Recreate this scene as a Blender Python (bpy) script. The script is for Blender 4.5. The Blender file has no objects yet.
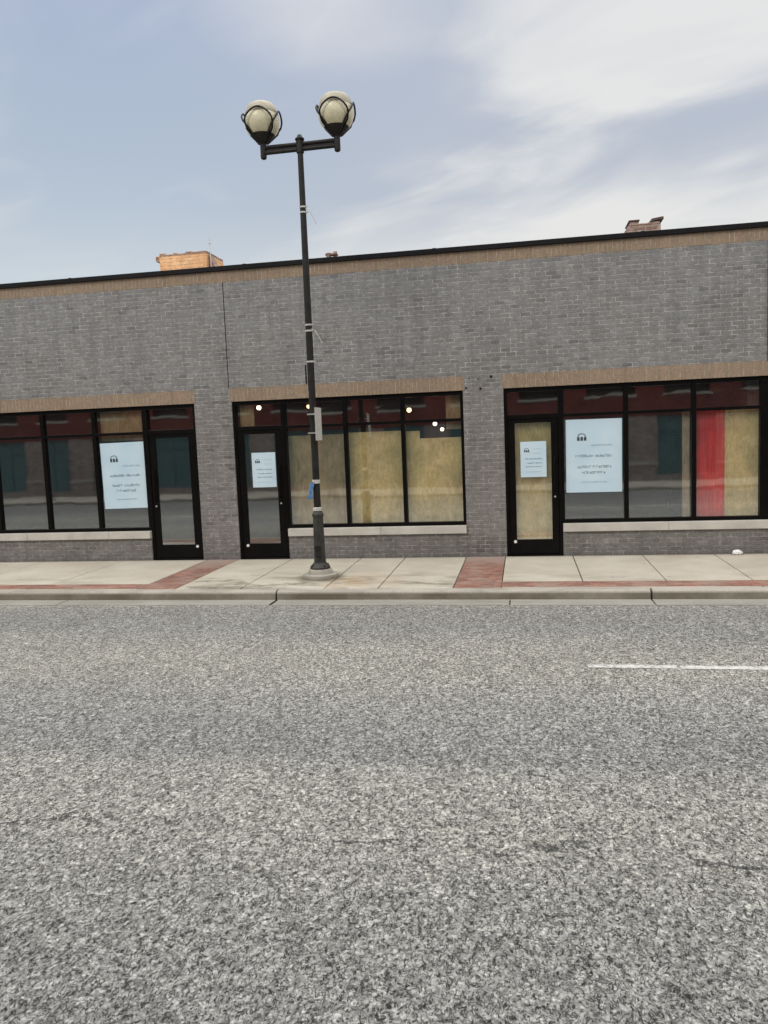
import bpy, bmesh, math, random
from mathutils import Vector, Matrix
random.seed(7)
SC = bpy.context.scene
COL = SC.collection
PI = math.pi
R = math.radians

# ------------------------------------------------------------------ node helpers
class NT:
    def __init__(s, tree):
        s.t = tree; s.n = tree.nodes; s.l = tree.links
    def new(s, kind, **kw):
        n = s.n.new(kind)
        for k, v in kw.items(): setattr(n, k, v)
        return n
    def put(s, sock, v):
        if isinstance(v, bpy.types.NodeSocket): s.l.new(v, sock)
        elif isinstance(v, (tuple, list)):
            if len(v) == 3 and sock.type == 'RGBA': v = (*v, 1)
            sock.default_value = v
        else: sock.default_value = v
    def math(s, op, a, b=None, c=None, clamp=False):
        n = s.new('ShaderNodeMath', operation=op); n.use_clamp = clamp
        s.put(n.inputs[0], a)
        if b is not None: s.put(n.inputs[1], b)
        if c is not None: s.put(n.inputs[2], c)
        return n.outputs[0]
    def mix(s, f, a, b, blend='MIX'):
        n = s.new('ShaderNodeMix', data_type='RGBA', blend_type=blend)
        s.put(n.inputs[0], f); s.put(n.inputs[6], a); s.put(n.inputs[7], b)
        return n.outputs[2]
    def ramp(s, f, stops, interp='LINEAR'):
        n = s.new('ShaderNodeValToRGB'); cr = n.color_ramp; cr.interpolation = interp
        while len(cr.elements) > 1: cr.elements.remove(cr.elements[-1])
        for i, (p, c) in enumerate(stops):
            e = cr.elements[0] if i == 0 else cr.elements.new(p)
            e.position = p
            e.color = (c, c, c, 1) if isinstance(c, (int, float)) else (*c, 1)
        s.put(n.inputs[0], f)
        return n.outputs[0]
    def smooth(s, v, a, b, lo=0.0, hi=1.0):
        n = s.new('ShaderNodeMapRange', interpolation_type='SMOOTHSTEP')
        s.put(n.inputs[0], v); s.put(n.inputs[1], a); s.put(n.inputs[2], b); s.put(n.inputs[3], lo); s.put(n.inputs[4], hi)
        return n.outputs[0]
    def noise(s, vec, scale, detail=3, rough=0.55, dist=0.0):
        n = s.new('ShaderNodeTexNoise'); s.put(n.inputs['Vector'], vec)
        s.put(n.inputs['Scale'], scale); s.put(n.inputs['Detail'], detail); s.put(n.inputs['Roughness'], rough); s.put(n.inputs['Distortion'], dist)
        return n.outputs[0]
    def sep(s, v):
        n = s.new('ShaderNodeSeparateXYZ'); s.put(n.inputs[0], v); return n.outputs
    def comb(s, x, y, z):
        n = s.new('ShaderNodeCombineXYZ'); s.put(n.inputs[0], x); s.put(n.inputs[1], y); s.put(n.inputs[2], z); return n.outputs[0]
    def scalev(s, v, sc):
        n = s.new('ShaderNodeVectorMath', operation='MULTIPLY'); s.put(n.inputs[0], v); s.put(n.inputs[1], sc); return n.outputs[0]

def material(name):
    m = bpy.data.materials.new(name); m.use_nodes = True
    t = NT(m.node_tree); b = m.node_tree.nodes['Principled BSDF']
    geo = t.new('ShaderNodeNewGeometry')
    return m, t, b, geo.outputs['Position']
def bump(t, b, h, dist=0.01, strength=0.6):
    n = t.new('ShaderNodeBump'); t.put(n.inputs['Height'], h); n.inputs['Distance'].default_value = dist; n.inputs['Strength'].default_value = strength
    t.l.new(n.outputs[0], b.inputs['Normal'])
def simple(name, col, rough=0.5, metal=0.0, var=0.25, scale=6, bmp=0.0):
    m, t, b, P = material(name)
    f = t.noise(P, scale, 5, 0.6)
    c0 = tuple(c * (1 - var) for c in col); c1 = tuple(min(1, c * (1 + var)) for c in col)
    t.put(b.inputs['Base Color'], t.ramp(f, [(0.3, c0), (0.7, c1)]))
    t.put(b.inputs['Roughness'], rough); b.inputs['Metallic'].default_value = metal
    if bmp: bump(t, b, t.noise(P, scale * 12, 4), bmp, 0.5)
    return m

def brick_mat(name, stops, mortar, bw, bh, msz=0.009, zoff=0.0, soldier=False, tone=None, rough=0.75, dark_low=False, plan=False, bumpd=0.006, glaze=False):
    m, t, b, P = material(name)
    s = t.sep(P)
    if plan: u, v = s[0], s[1]
    else: u, v = t.math('ADD', s[0], s[1]), t.math('SUBTRACT', s[2], zoff)
    vec = t.comb(u, v, 0.0)
    wob = t.noise(P, 3.0, 2)
    n = t.new('ShaderNodeTexBrick'); t.put(n.inputs['Vector'], vec)
    n.offset = 0.0 if soldier else 0.5; n.squash = 1.0
    t.put(n.inputs['Color1'], (0, 0, 0)); t.put(n.inputs['Color2'], (1, 1, 1)); t.put(n.inputs['Mortar'], (0.5, 0.5, 0.5))
    t.put(n.inputs['Scale'], 1.0); t.put(n.inputs['Mortar Size'], msz); t.put(n.inputs['Mortar Smooth'], 0.25)
    t.put(n.inputs['Bias'], 0.0); t.put(n.inputs['Brick Width'], bw); t.put(n.inputs['Row Height'], bh)
    rnd = n.outputs['Color']; mf = n.outputs['Fac']
    col = t.ramp(rnd, stops)
    fine = t.noise(P, 45, 4, 0.7)
    col = t.mix(1.0, col, t.ramp(fine, [(0.25, 0.66), (0.75, 1.36)]), 'MULTIPLY')
    mot = t.noise(P, 13, 4, 0.7)
    col = t.mix(1.0, col, t.ramp(mot, [(0.3, 0.90), (0.7, 1.12)]), 'MULTIPLY')
    big = t.noise(t.scalev(P, (1.0, 1.0, 1.7)), 0.55, 5, 0.65)
    col = t.mix(1.0, col, t.ramp(big, [(0.3, (0.89, 0.88, 0.87)), (0.7, (1.10, 1.10, 1.11))]), 'MULTIPLY')
    mc = t.mix(t.smooth(t.noise(P, 9, 5, 0.8), 0.42, 0.62), tuple(c * 0.62 for c in mortar), tuple(c * 1.25 for c in mortar))
    out = t.mix(mf, col, mc)
    # dirty streaks running down
    st = t.noise(t.scalev(P, (3.0, 3.0, 0.25)), 2.0, 4, 0.6)
    if not soldier: out = t.mix(1.0, out, t.ramp(st, [(0.35, 0.86), (0.6, 1.04)]), 'MULTIPLY')
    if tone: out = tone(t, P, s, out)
    t.put(b.inputs['Base Color'], out); t.put(b.inputs['Roughness'], rough)
    if glaze: t.put(b.inputs['Roughness'], t.ramp(rnd, [(0.0, 0.35), (1.0, 0.7)]))
    h = t.math('ADD', t.math('MULTIPLY', t.math('SUBTRACT', 1.0, mf), 1.0), t.math('MULTIPLY', fine, 0.5))
    h = t.math('ADD', h, t.math('MULTIPLY', rnd, 0.35))
    bump(t, b, h, bumpd, 0.9)
    return m

def wall_tone(t, P, s, out):
    # splashed grime at the foot, pale efflorescence under the parapet, a little warmth low down
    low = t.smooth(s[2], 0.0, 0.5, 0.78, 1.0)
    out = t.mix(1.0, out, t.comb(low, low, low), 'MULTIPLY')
    warm = t.smooth(s[2], 2.4, 3.1, 0.0, 1.0)
    out = t.mix(1.0, out, t.mix(warm, (0.94, 0.90, 0.87), (1.0, 1.0, 1.0)), 'MULTIPLY')
    eff = t.math('MULTIPLY', t.smooth(t.noise(P, 1.3, 6, 0.75), 0.56, 0.72), 0.32)
    return t.mix(eff, out, (0.42, 0.41, 0.40))
M = {}
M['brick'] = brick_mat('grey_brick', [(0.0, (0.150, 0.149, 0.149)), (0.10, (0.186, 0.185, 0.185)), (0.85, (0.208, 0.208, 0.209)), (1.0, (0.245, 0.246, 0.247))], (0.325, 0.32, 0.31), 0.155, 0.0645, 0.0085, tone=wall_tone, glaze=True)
tan = [(0.0, (0.225, 0.160, 0.105)), (0.1, (0.252, 0.184, 0.127)), (0.9, (0.266, 0.195, 0.134)), (1.0, (0.29, 0.203, 0.14))]
M['band'] = brick_mat('tan_soldier_brick', tan, (0.36, 0.30, 0.235), 0.0677, 0.30, 0.006, 4.45, soldier=True, bumpd=0.004)
M['lintel'] = brick_mat('tan_lintel_brick', tan, (0.36, 0.30, 0.235), 0.0677, 0.30, 0.006, 2.56, soldier=True, bumpd=0.004)
red = [(0.0, (0.10, 0.016, 0.011)), (0.6, (0.15, 0.022, 0.015)), (1.0, (0.21, 0.032, 0.022))]
M['redbrick'] = brick_mat('dark_red_brick', [(p, tuple(c * 0.75 for c in q)) for p, q in red], (0.17, 0.06, 0.045), 0.203, 0.0677, 0.006)
M['darkbrick'] = brick_mat('dark_brown_brick', [(0.0, (0.07, 0.055, 0.05)), (1.0, (0.12, 0.095, 0.085))], (0.10, 0.09, 0.08), 0.155, 0.0645, 0.007)
M['oldbrick'] = brick_mat('weathered_chimney_brick', [(0.0, (0.23, 0.13, 0.10)), (0.6, (0.38, 0.24, 0.19)), (1.0, (0.5, 0.36, 0.30))], (0.40, 0.33, 0.28), 0.203, 0.0677, 0.01)
M['orangebrick'] = brick_mat('orange_chimney_brick', [(0.0, (0.86, 0.46, 0.22)), (0.6, (0.95, 0.54, 0.27)), (1.0, (0.97, 0.6, 0.33))], (0.92, 0.58, 0.34), 0.203, 0.0677, 0.006)
M['greybrick'] = brick_mat('brown_grey_brick', [(0.0, (0.16, 0.13, 0.12)), (1.0, (0.27, 0.22, 0.20))], (0.25, 0.22, 0.2), 0.203, 0.0677, 0.008)
def paver_tone(t, P, s, out):
    d = t.smooth(t.noise(P, 1.7, 6, 0.7), 0.42, 0.66)
    out = t.mix(t.math('MULTIPLY', d, 0.55), out, (0.33, 0.27, 0.22))
    near = t.smooth(s[1], -0.9, -0.1, 0.0, 0.75)
    return t.mix(near, out, (0.36, 0.29, 0.25))
M['paver'] = brick_mat('red_clay_pavers', [(0.0, (0.20, 0.082, 0.056)), (0.6, (0.265, 0.115, 0.08)), (1.0, (0.34, 0.165, 0.12))], (0.24, 0.18, 0.14), 0.2, 0.1, 0.008, plan=True, tone=paver_tone, bumpd=0.003)

# concrete
def concrete(name, c0, c1, dirt=0.5, curb=False):
    m, t, b, P = material(name)
    s = t.sep(P)
    f = t.noise(P, 1.1, 8, 0.62)
    col = t.ramp(f, [(0.3, c0), (0.72, c1)])
    sp = t.noise(P, 60, 4, 0.75)
    col = t.mix(1.0, col, t.ramp(sp, [(0.28, 0.72), (0.55, 1.02), (0.8, 1.12)]), 'MULTIPLY')
    st = t.smooth(t.noise(t.scalev(P, (0.55, 1.6, 1.0)), 1.5, 6, 0.7, 0.4), 0.46, 0.60)
    if curb: edge = 0.55
    else: edge = t.math('MULTIPLY', t.smooth(s[1], -1.1, -2.1, 0.12, 1.0), t.smooth(t.math('ABSOLUTE', t.math('ADD', s[0], 2.8)), 2.1, 1.7, 0.35, 1.0))
    # dirt gathers along the kerb side between the lamp and the pavers
    col = t.mix(t.math('MULTIPLY', t.math('MULTIPLY', st, edge), dirt), col, (0.16, 0.145, 0.105))
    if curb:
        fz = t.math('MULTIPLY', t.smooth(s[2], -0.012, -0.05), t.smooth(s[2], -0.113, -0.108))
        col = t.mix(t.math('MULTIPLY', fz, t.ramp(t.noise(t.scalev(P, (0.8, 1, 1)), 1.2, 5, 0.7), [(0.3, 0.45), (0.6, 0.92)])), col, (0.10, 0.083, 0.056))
    if not curb:
        rust = t.smooth(t.math('MULTIPLY', t.noise(P, 2.3, 4), t.smooth(t.math('ABSOLUTE', t.math('ADD', s[0], 2.2)), 1.3, 0.2)), 0.32, 0.6)
        col = t.mix(t.math('MULTIPLY', rust, t.smooth(s[1], -1.2, -1.9, 0.0, 0.5)), col, (0.36, 0.23, 0.12))
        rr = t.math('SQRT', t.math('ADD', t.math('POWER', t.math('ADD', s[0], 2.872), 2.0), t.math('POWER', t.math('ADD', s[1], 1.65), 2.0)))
        col = t.mix(t.math('MULTIPLY', t.smooth(rr, 0.42, 0.24, 0.0, 0.85), t.smooth(t.noise(P, 6, 4), 0.3, 0.55)), col, (0.13, 0.105, 0.07))  # grime round the lamp footing, with contact shading painted into it
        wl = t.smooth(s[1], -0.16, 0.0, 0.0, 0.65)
        col = t.mix(wl, col, (0.2, 0.18, 0.15))  # dirt along the wall foot, doubling as painted contact shade
        gum = t.new('ShaderNodeTexVoronoi'); t.put(gum.inputs['Vector'], P); t.put(gum.inputs['Scale'], 2.6); t.put(gum.inputs['Randomness'], 1.0)
        g = t.smooth(gum.outputs['Distance'], 0.05, 0.08, 0.5, 0.0)
        col = t.mix(g, col, (0.14, 0.125, 0.105))
    t.put(b.inputs['Base Color'], col); t.put(b.inputs['Roughness'], 0.9)
    bump(t, b, t.math('ADD', sp, t.math('MULTIPLY', f, 3)), 0.003, 0.5)
    return m
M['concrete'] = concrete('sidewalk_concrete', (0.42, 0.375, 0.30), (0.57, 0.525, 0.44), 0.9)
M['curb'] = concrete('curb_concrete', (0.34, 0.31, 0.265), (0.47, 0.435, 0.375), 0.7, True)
M['gutter'] = concrete('gutter_concrete', (0.29, 0.275, 0.24), (0.37, 0.355, 0.31), 0.5, True)
M['joint'] = simple('joint_dirt', (0.09, 0.08, 0.065), 0.95)
M['sill'] = simple('limestone_sill', (0.50, 0.475, 0.43), 0.8, var=0.14, scale=3, bmp=0.002)

# asphalt
def asphalt(name):
    m, t, b, P = material(name)
    s = t.sep(P)
    v = t.new('ShaderNodeTexVoronoi'); t.put(v.inputs['Vector'], P); t.put(v.inputs['Scale'], 70.0)
    cell = t.sep(v.outputs['Color'])[0]
    v2 = t.new('ShaderNodeTexVoronoi'); t.put(v2.inputs['Vector'], P); t.put(v2.inputs['Scale'], 34.0)
    cell2 = t.sep(v2.outputs['Color'])[1]
    n1 = t.noise(t.scalev(P, (1.15, 0.75, 1.0)), 46, 4, 0.70, 0.5)
    n2 = t.noise(P, 13, 5, 0.7)
    stone = t.ramp(cell, [(0.0, (0.252, 0.248, 0.235)), (0.4, (0.330, 0.325, 0.308)), (0.8, (0.398, 0.391, 0.369)), (1.0, (0.52, 0.51, 0.48))])
    col = t.mix(1.0, stone, t.ramp(cell2, [(0.0, 0.72), (0.5, 1.0), (1.0, 1.26)]), 'MULTIPLY')
    gap = t.smooth(v.outputs['Distance'], 0.45, 0.8, 0.0, 0.45)
    col = t.mix(gap, col, (0.09, 0.088, 0.085))
    # winding voids between the stones
    worm = t.math('ABSOLUTE', t.math('SUBTRACT', t.noise(t.scalev(P, (1.15, 0.8, 1.0)), 33, 3, 0.6, 1.0), 0.48))
    pit = t.math('MULTIPLY', t.smooth(worm, 0.045, 0.014, 0.0, 1.0), t.smooth(n1, 0.66, 0.50))
    pit = t.math('MAXIMUM', pit, t.smooth(n1, 0.43, 0.36, 0.0, 1.0))
    col = t.mix(pit, col, (0.022, 0.021, 0.019))
    col = t.mix(1.0, col, t.ramp(n1, [(0.3, 0.70), (0.7, 1.30)]), 'MULTIPLY')
    col = t.mix(1.0, col, t.ramp(n2, [(0.3, 0.86), (0.7, 1.15)]), 'MULTIPLY')
    # wheel paths and crown wear along the street
    yy = t.math('ADD', s[1], t.math('MULTIPLY', t.math('SUBTRACT', t.noise(t.scalev(P, (0.25, 1.0, 1.0)), 0.9, 4), 0.5), 0.9))
    yr = t.math('DIVIDE', t.math('ADD', yy, 14.0), 12.0)
    band = t.ramp(yr, [(0.0, (0.95, 0.95, 0.95)), (0.30, (0.82, 0.83, 0.835)), (0.40, (0.90, 0.90, 0.89)), (0.465, (1.09, 1.075, 1.02)), (0.53, (1.08, 1.065, 1.02)),
                       (0.565, (0.86, 0.87, 0.885)), (0.61, (0.93, 0.935, 0.94)), (0.70, (1.12, 1.10, 1.03)), (0.76, (1.10, 1.08, 1.02)), (0.83, (0.90, 0.90, 0.89)), (0.90, (0.92, 0.91, 0.88)), (0.93, (1.08, 1.05, 0.98)), (1.0, (1.2, 1.17, 1.08))])
    col = t.mix(1.0, col, band, 'MULTIPLY')
    patch = t.noise(t.scalev(P, (0.5, 1.0, 1.0)), 0.7, 6, 0.7)
    col = t.mix(1.0, col, t.ramp(patch, [(0.3, (0.90, 0.90, 0.895)), (0.7, (1.06, 1.06, 1.05))]), 'MULTIPLY')
    # cracks: a ragged longitudinal joint and a few wandering ones
    wob = t.math('ADD', t.math('MULTIPLY', t.math('SUBTRACT', t.noise(P, 1.4, 7, 0.72), 0.5), 0.75), 0.0)
    d1 = t.math('ABSOLUTE', t.math('ADD', t.math('ADD', s[1], wob), 8.42))
    broke = t.smooth(t.noise(P, 5, 4, 0.8), 0.47, 0.55)
    c1 = t.math('MULTIPLY', t.smooth(d1, 0.006, 0.022, 1.0, 0.0), broke)
    vc = t.new('ShaderNodeTexVoronoi', feature='DISTANCE_TO_EDGE')
    pv = t.new('ShaderNodeVectorMath', operation='ADD'); t.put(pv.inputs[0], P)
    nz = t.new('ShaderNodeTexNoise'); t.put(nz.inputs['Vector'], P); t.put(nz.inputs['Scale'], 1.6); t.put(nz.inputs['Detail'], 6.0); t.put(nz.inputs['Roughness'], 0.7)
    t.put(pv.inputs[1], t.scalev(nz.outputs['Color'], (0.8, 0.8, 0.0)))
    t.put(vc.inputs['Vector'], t.scalev(pv.outputs[0], (1.0, 1.0, 0.0))); t.put(vc.inputs['Scale'], 0.42)
    c2 = t.math('MULTIPLY', t.smooth(vc.outputs['Distance'], 0.001, 0.004, 1.0, 0.0), t.smooth(t.noise(P, 1.1, 4, 0.8), 0.57, 0.64))
    cr = t.math('MULTIPLY', t.math('MAXIMUM', c1, c2), 0.8)
    col = t.mix(cr, col, (0.02, 0.02, 0.019))
    t.put(b.inputs['Base Color'], col); t.put(b.inputs['Roughness'], 0.85)
    h = t.math('SUBTRACT', t.math('SUBTRACT', n1, t.math('MULTIPLY', pit, 0.6)), cr)
    bump(t, b, h, 0.006, 0.7)
    return m
M['asphalt'] = asphalt('worn_asphalt')

def worn_paint():
    m, t, b, P = material('road_paint')
    f = t.noise(P, 26, 6, 0.8)
    g = t.noise(P, 2.5, 4, 0.7)
    k = t.math('ADD', t.math('MULTIPLY', f, 0.7), t.math('MULTIPLY', g, 0.4))
    col = t.ramp(k, [(0.45, (0.24, 0.235, 0.22)), (0.54, (0.52, 0.51, 0.48)), (0.66, (0.72, 0.71, 0.67))])
    t.put(b.inputs['Base Color'], col); t.put(b.inputs['Roughness'], 0.8)
    bump(t, b, f, 0.004, 0.6)
    return m
M['paint'] = worn_paint()

M['black'] = simple('black_aluminium', (0.0045, 0.004, 0.004), 0.35, var=0.3, scale=4)
M['black'].node_tree.nodes['Principled BSDF'].inputs['Specular IOR Level'].default_value = 0.12
M['coping'] = simple('black_coping_metal', (0.008, 0.007, 0.008), 0.5, var=0.3)
M['coping'].node_tree.nodes['Principled BSDF'].inputs['Specular IOR Level'].default_value = 0.15
M['roof'] = simple('roof_felt', (0.08, 0.08, 0.08), 0.95)
M['ground'] = simple('ground_earth', (0.12, 0.11, 0.09), 0.95, scale=0.5)
M['pole'] = simple('dark_green_black_paint', (0.017, 0.0155, 0.014), 0.5, var=0.4, scale=7, bmp=0.002)
M['pole'].node_tree.nodes['Principled BSDF'].inputs['Specular IOR Level'].default_value = 0.25
M['polebase'] = simple('weathered_dark_paint', (0.028, 0.026, 0.022), 0.6, var=0.6, scale=9, bmp=0.003)
M['silver'] = simple('brushed_steel', (0.6, 0.59, 0.57), 0.3, 0.6, var=0.1)
M['white'] = simple('white_enamel', (0.72, 0.72, 0.70), 0.5, var=0.08)
M['tape'] = simple('faded_tape', (0.50, 0.49, 0.46), 0.7, var=0.3, scale=30)
M['blue'] = simple('blue_film', (0.10, 0.22, 0.42), 0.4, var=0.3, scale=20)
M['interior'] = simple('dark_red_interior', (0.12, 0.010, 0.007), 0.9, var=0.2, scale=0.8)
M['dark'] = simple('unlit_interior', (0.035, 0.030, 0.028), 0.9, var=0.2, scale=0.8)
M['hole'] = simple('dark_hole', (0.012, 0.010, 0.009), 0.95)
M['ink'] = simple('grey_print', (0.17, 0.25, 0.32), 0.7, var=0.1)
M['inkdark'] = simple('dark_print', (0.05, 0.065, 0.08), 0.7, var=0.1)
M['inkpale'] = simple('pale_print', (0.32, 0.44, 0.53), 0.7, var=0.1)
M['tealframe'] = simple('teal_storefront', (0.06, 0.115, 0.12), 0.4, var=0.2)
M['paper'] = simple('crumpled_paper_white', (0.8, 0.8, 0.78), 0.8, var=0.05)
M['darkpipe'] = simple('rusty_pipe', (0.10, 0.06, 0.045), 0.7, var=0.4)

def poster_mat():
    m, t, b, P = material('poster_paper')
    s = t.sep(P)
    f = t.noise(P, 2.0, 3)
    col = t.ramp(f, [(0.3, (0.50, 0.66, 0.78)), (0.7, (0.60, 0.74, 0.82))])
    t.put(b.inputs['Base Color'], col); t.put(b.inputs['Roughness'], 0.35)
    bump(t, b, t.noise(P, 4, 3), 0.01, 0.25)
    return m
M['poster'] = poster_mat()

def ply(name, c0, c1, c2, streak=(7, 7, 0.8)):
    m, t, b, P = material(name)
    chips = t.new('ShaderNodeTexVoronoi'); t.put(chips.inputs['Vector'], t.scalev(P, (16, 16, 9)))
    nz = t.noise(P, 2.5, 4, 0.6, 0.8)
    grain = t.noise(t.scalev(P, streak), 2.2, 6, 0.7, 1.5)
    a = t.ramp(grain, [(0.3, c0), (0.5, c1), (0.7, c2)])
    a = t.mix(1.0, a, t.ramp(t.sep(chips.outputs['Color'])[0], [(0.0, 0.90), (1.0, 1.10)]), 'MULTIPLY')
    a = t.mix(1.0, a, t.ramp(nz, [(0.3, 0.75), (0.7, 1.2)]), 'MULTIPLY')
    t.put(b.inputs['Base Color'], a); t.put(b.inputs['Roughness'], 0.7)
    return m
M['ply'] = ply('tan_particle_board', (0.66, 0.50, 0.20), (0.84, 0.67, 0.31), (0.96, 0.83, 0.47), streak=(5, 5, 1.6))
M['plydark'] = ply('brown_particle_board', (0.32, 0.23, 0.11), (0.45, 0.345, 0.18), (0.58, 0.47, 0.27), streak=(4, 4, 1.2))
M['redboard'] = ply('red_painted_board', (0.38, 0.001, 0.001), (0.88, 0.004, 0.003), (0.95, 0.10, 0.06), streak=(8, 8, 0.3))
M['stud'] = ply('pine_stud', (0.45, 0.32, 0.2), (0.6, 0.46, 0.3), (0.7, 0.56, 0.4))

def glass_mat(name, refl=0.36, tint=(0.86, 0.86, 0.84), wav=0.0016):
    m, t, b, P = material(name)
    m.node_tree.nodes.remove(b)
    out = m.node_tree.nodes['Material Output']
    tr = t.new('ShaderNodeBsdfTransparent'); t.put(tr.inputs[0], tint)
    gl = t.new('ShaderNodeBsdfGlossy'); t.put(gl.inputs['Color'], (0.93, 0.97, 0.97)); t.put(gl.inputs['Roughness'], 0.03)
    bp = t.new('ShaderNodeBump'); t.put(bp.inputs['Height'], t.noise(P, 1.6, 2)); bp.inputs['Distance'].default_value = wav; bp.inputs['Strength'].default_value = 0.5
    t.l.new(bp.outputs[0], gl.inputs['Normal'])
    df = t.new('ShaderNodeBsdfDiffuse'); t.put(df.inputs['Color'], (0.45, 0.45, 0.43))
    mx = t.new('ShaderNodeMixShader'); t.put(mx.inputs[0], refl); t.l.new(tr.outputs[0], mx.inputs[1]); t.l.new(gl.outputs[0], mx.inputs[2])
    m2 = t.new('ShaderNodeMixShader'); t.put(m2.inputs[0], t.ramp(t.noise(P, 2.5, 5, 0.7), [(0.3, 0.0), (0.8, 0.025)]))
    t.l.new(mx.outputs[0], m2.inputs[1]); t.l.new(df.outputs[0], m2.inputs[2])
    t.l.new(m2.outputs[0], out.inputs['Surface'])
    return m
M['glass'] = glass_mat('storefront_glass')
def globe_mat():
    m, t, b, P = material('cream_globe')
    s = t.sep(P)
    f = t.noise(P, 9, 5, 0.7)
    col = t.ramp(f, [(0.3, (0.54, 0.50, 0.35)), (0.7, (0.68, 0.63, 0.45))])
    t.put(b.inputs['Base Color'], col); t.put(b.inputs['Roughness'], 0.3)
    b.inputs['Subsurface Weight'].default_value = 0.3; b.inputs['Subsurface Radius'].default_value = (0.1, 0.1, 0.08); b.inputs['Subsurface Scale'].default_value = 0.5
    return m
M['globe'] = globe_mat()
M['globetop'] = simple('weathered_globe_cap', (0.42, 0.385, 0.29), 0.45, var=0.25, scale=8)
def emis(name, col, st):
    m, t, b, P = material(name)
    t.put(b.inputs['Base Color'], (0.8, 0.75, 0.6)); b.inputs['Emission Color'].default_value = (*col, 1); b.inputs['Emission Strength'].default_value = st
    return m
M['bulb'] = emis('lit_bulb', (1.0, 0.90, 0.68), 6.0)
M['bulbwarm'] = emis('lit_warm_bulb', (1.0, 0.72, 0.36), 4.5)

# ------------------------------------------------------------------ mesh helpers
def wloc(o):
    v = Vector((0, 0, 0))
    while o is not None: v += o.location; o = o.parent
    return v
def props(o, label=None, cat=None, group=None, kind=None):
    if label: o['label'] = label
    if cat: o['category'] = cat
    if group: o['group'] = group
    if kind: o['kind'] = kind
    return o
def obj(name, bm, mat, parent=None, smooth=False, loc=None):
    """bm is in world coordinates; the object's origin goes to loc (or the parent's place)"""
    me = bpy.data.meshes.new(name)
    base = wloc(parent) if parent else Vector((0, 0, 0))
    org = Vector(loc) if loc is not None else (base if parent else Vector((0, 0, 0)))
    bmesh.ops.translate(bm, verts=bm.verts, vec=-org)
    bmesh.ops.recalc_face_normals(bm, faces=bm.faces)
    if smooth:
        for f in bm.faces: f.smooth = True
    bm.to_mesh(me); bm.free()
    mats = mat if isinstance(mat, (list, tuple)) else [mat]
    for mm in mats: me.materials.append(mm)
    o = bpy.data.objects.new(name, me); COL.objects.link(o)
    o.parent = parent
    o.location = org - base
    if smooth:
        try: me.set_sharp_from_angle(angle=R(40))
        except Exception: pass
    return o
def thing(name, loc, label, cat, group=None):
    o = bpy.data.objects.new(name, None); COL.objects.link(o); o.location = loc
    return props(o, label, cat, group)
def B(): return bmesh.new()
def box(bm, x0, x1, y0, y1, z0, z1, bev=0.0, mi=0):
    v = [bm.verts.new(p) for p in ((x0, y0, z0), (x1, y0, z0), (x1, y1, z0), (x0, y1, z0), (x0, y0, z1), (x1, y0, z1), (x1, y1, z1), (x0, y1, z1))]
    fs = [bm.faces.new([v[i] for i in q]) for q in ((0, 3, 2, 1), (4, 5, 6, 7), (0, 1, 5, 4), (1, 2, 6, 5), (2, 3, 7, 6), (3, 0, 4, 7))]
    for f in fs: f.material_index = mi
    if bev:
        es = set(e for f in fs for e in f.edges)
        bmesh.ops.bevel(bm, geom=list(es), offset=bev, segments=2, affect='EDGES', profile=0.5)
    return bm
def lathe(bm, prof, cx, cy, n=24, mi=0, cap=True):
    rings = []
    for r, z in prof:
        rings.append([bm.verts.new((cx + r * math.cos(2 * PI * i / n), cy + r * math.sin(2 * PI * i / n), z)) for i in range(n)])
    for a, b in zip(rings, rings[1:]):
        for i in range(n):
            f = bm.faces.new((a[i], a[(i + 1) % n], b[(i + 1) % n], b[i])); f.material_index = mi
    if cap:
        bm.faces.new(list(reversed(rings[0]))).material_index = mi; bm.faces.new(rings[-1]).material_index = mi
    return bm
def tube(bm, pts, r, n=8, closed=False, mi=0):
    pts = [Vector(p) for p in pts]; rings = []
    m = len(pts)
    for i, p in enumerate(pts):
        if closed: d = pts[(i + 1) % m] - pts[i - 1]
        else: d = pts[min(i + 1, m - 1)] - pts[max(i - 1, 0)]
        d.normalize()
        up = Vector((0, 0, 1)) if abs(d.z) < 0.9 else Vector((1, 0, 0))
        a = d.cross(up).normalized(); b = d.cross(a).normalized()
        rr = r[i] if isinstance(r, (list, tuple)) else r
        rings.append([bm.verts.new(p + a * rr * math.cos(2 * PI * k / n) + b * rr * math.sin(2 * PI * k / n)) for k in range(n)])
    pairs = list(zip(rings, rings[1:])) + ([(rings[-1], rings[0])] if closed else [])
    for a, b in pairs:
        for k in range(n):
            f = bm.faces.new((a[k], a[(k + 1) % n], b[(k + 1) % n], b[k])); f.material_index = mi
    if not closed:
        bm.faces.new(list(reversed(rings[0]))).material_index = mi; bm.faces.new(rings[-1]).material_index = mi
    return bm
def prism(bm, pts2, y0, y1, mi=0):
    """x-z outline extruded in y"""
    a = [bm.verts.new((x, y0, z)) for x, z in pts2]; b = [bm.verts.new((x, y1, z)) for x, z in pts2]
    bm.faces.new(a).material_index = mi; bm.faces.new(list(reversed(b))).material_index = mi
    for i in range(len(a)):
        j = (i + 1) % len(a); bm.faces.new((a[i], b[i], b[j], a[j])).material_index = mi
    return bm
def copy_tree(o, parent=None, delta=None):
    c = o.copy(); COL.objects.link(c); c.parent = parent
    for ch in list(o.children): copy_tree(ch, c)
    return c

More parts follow.
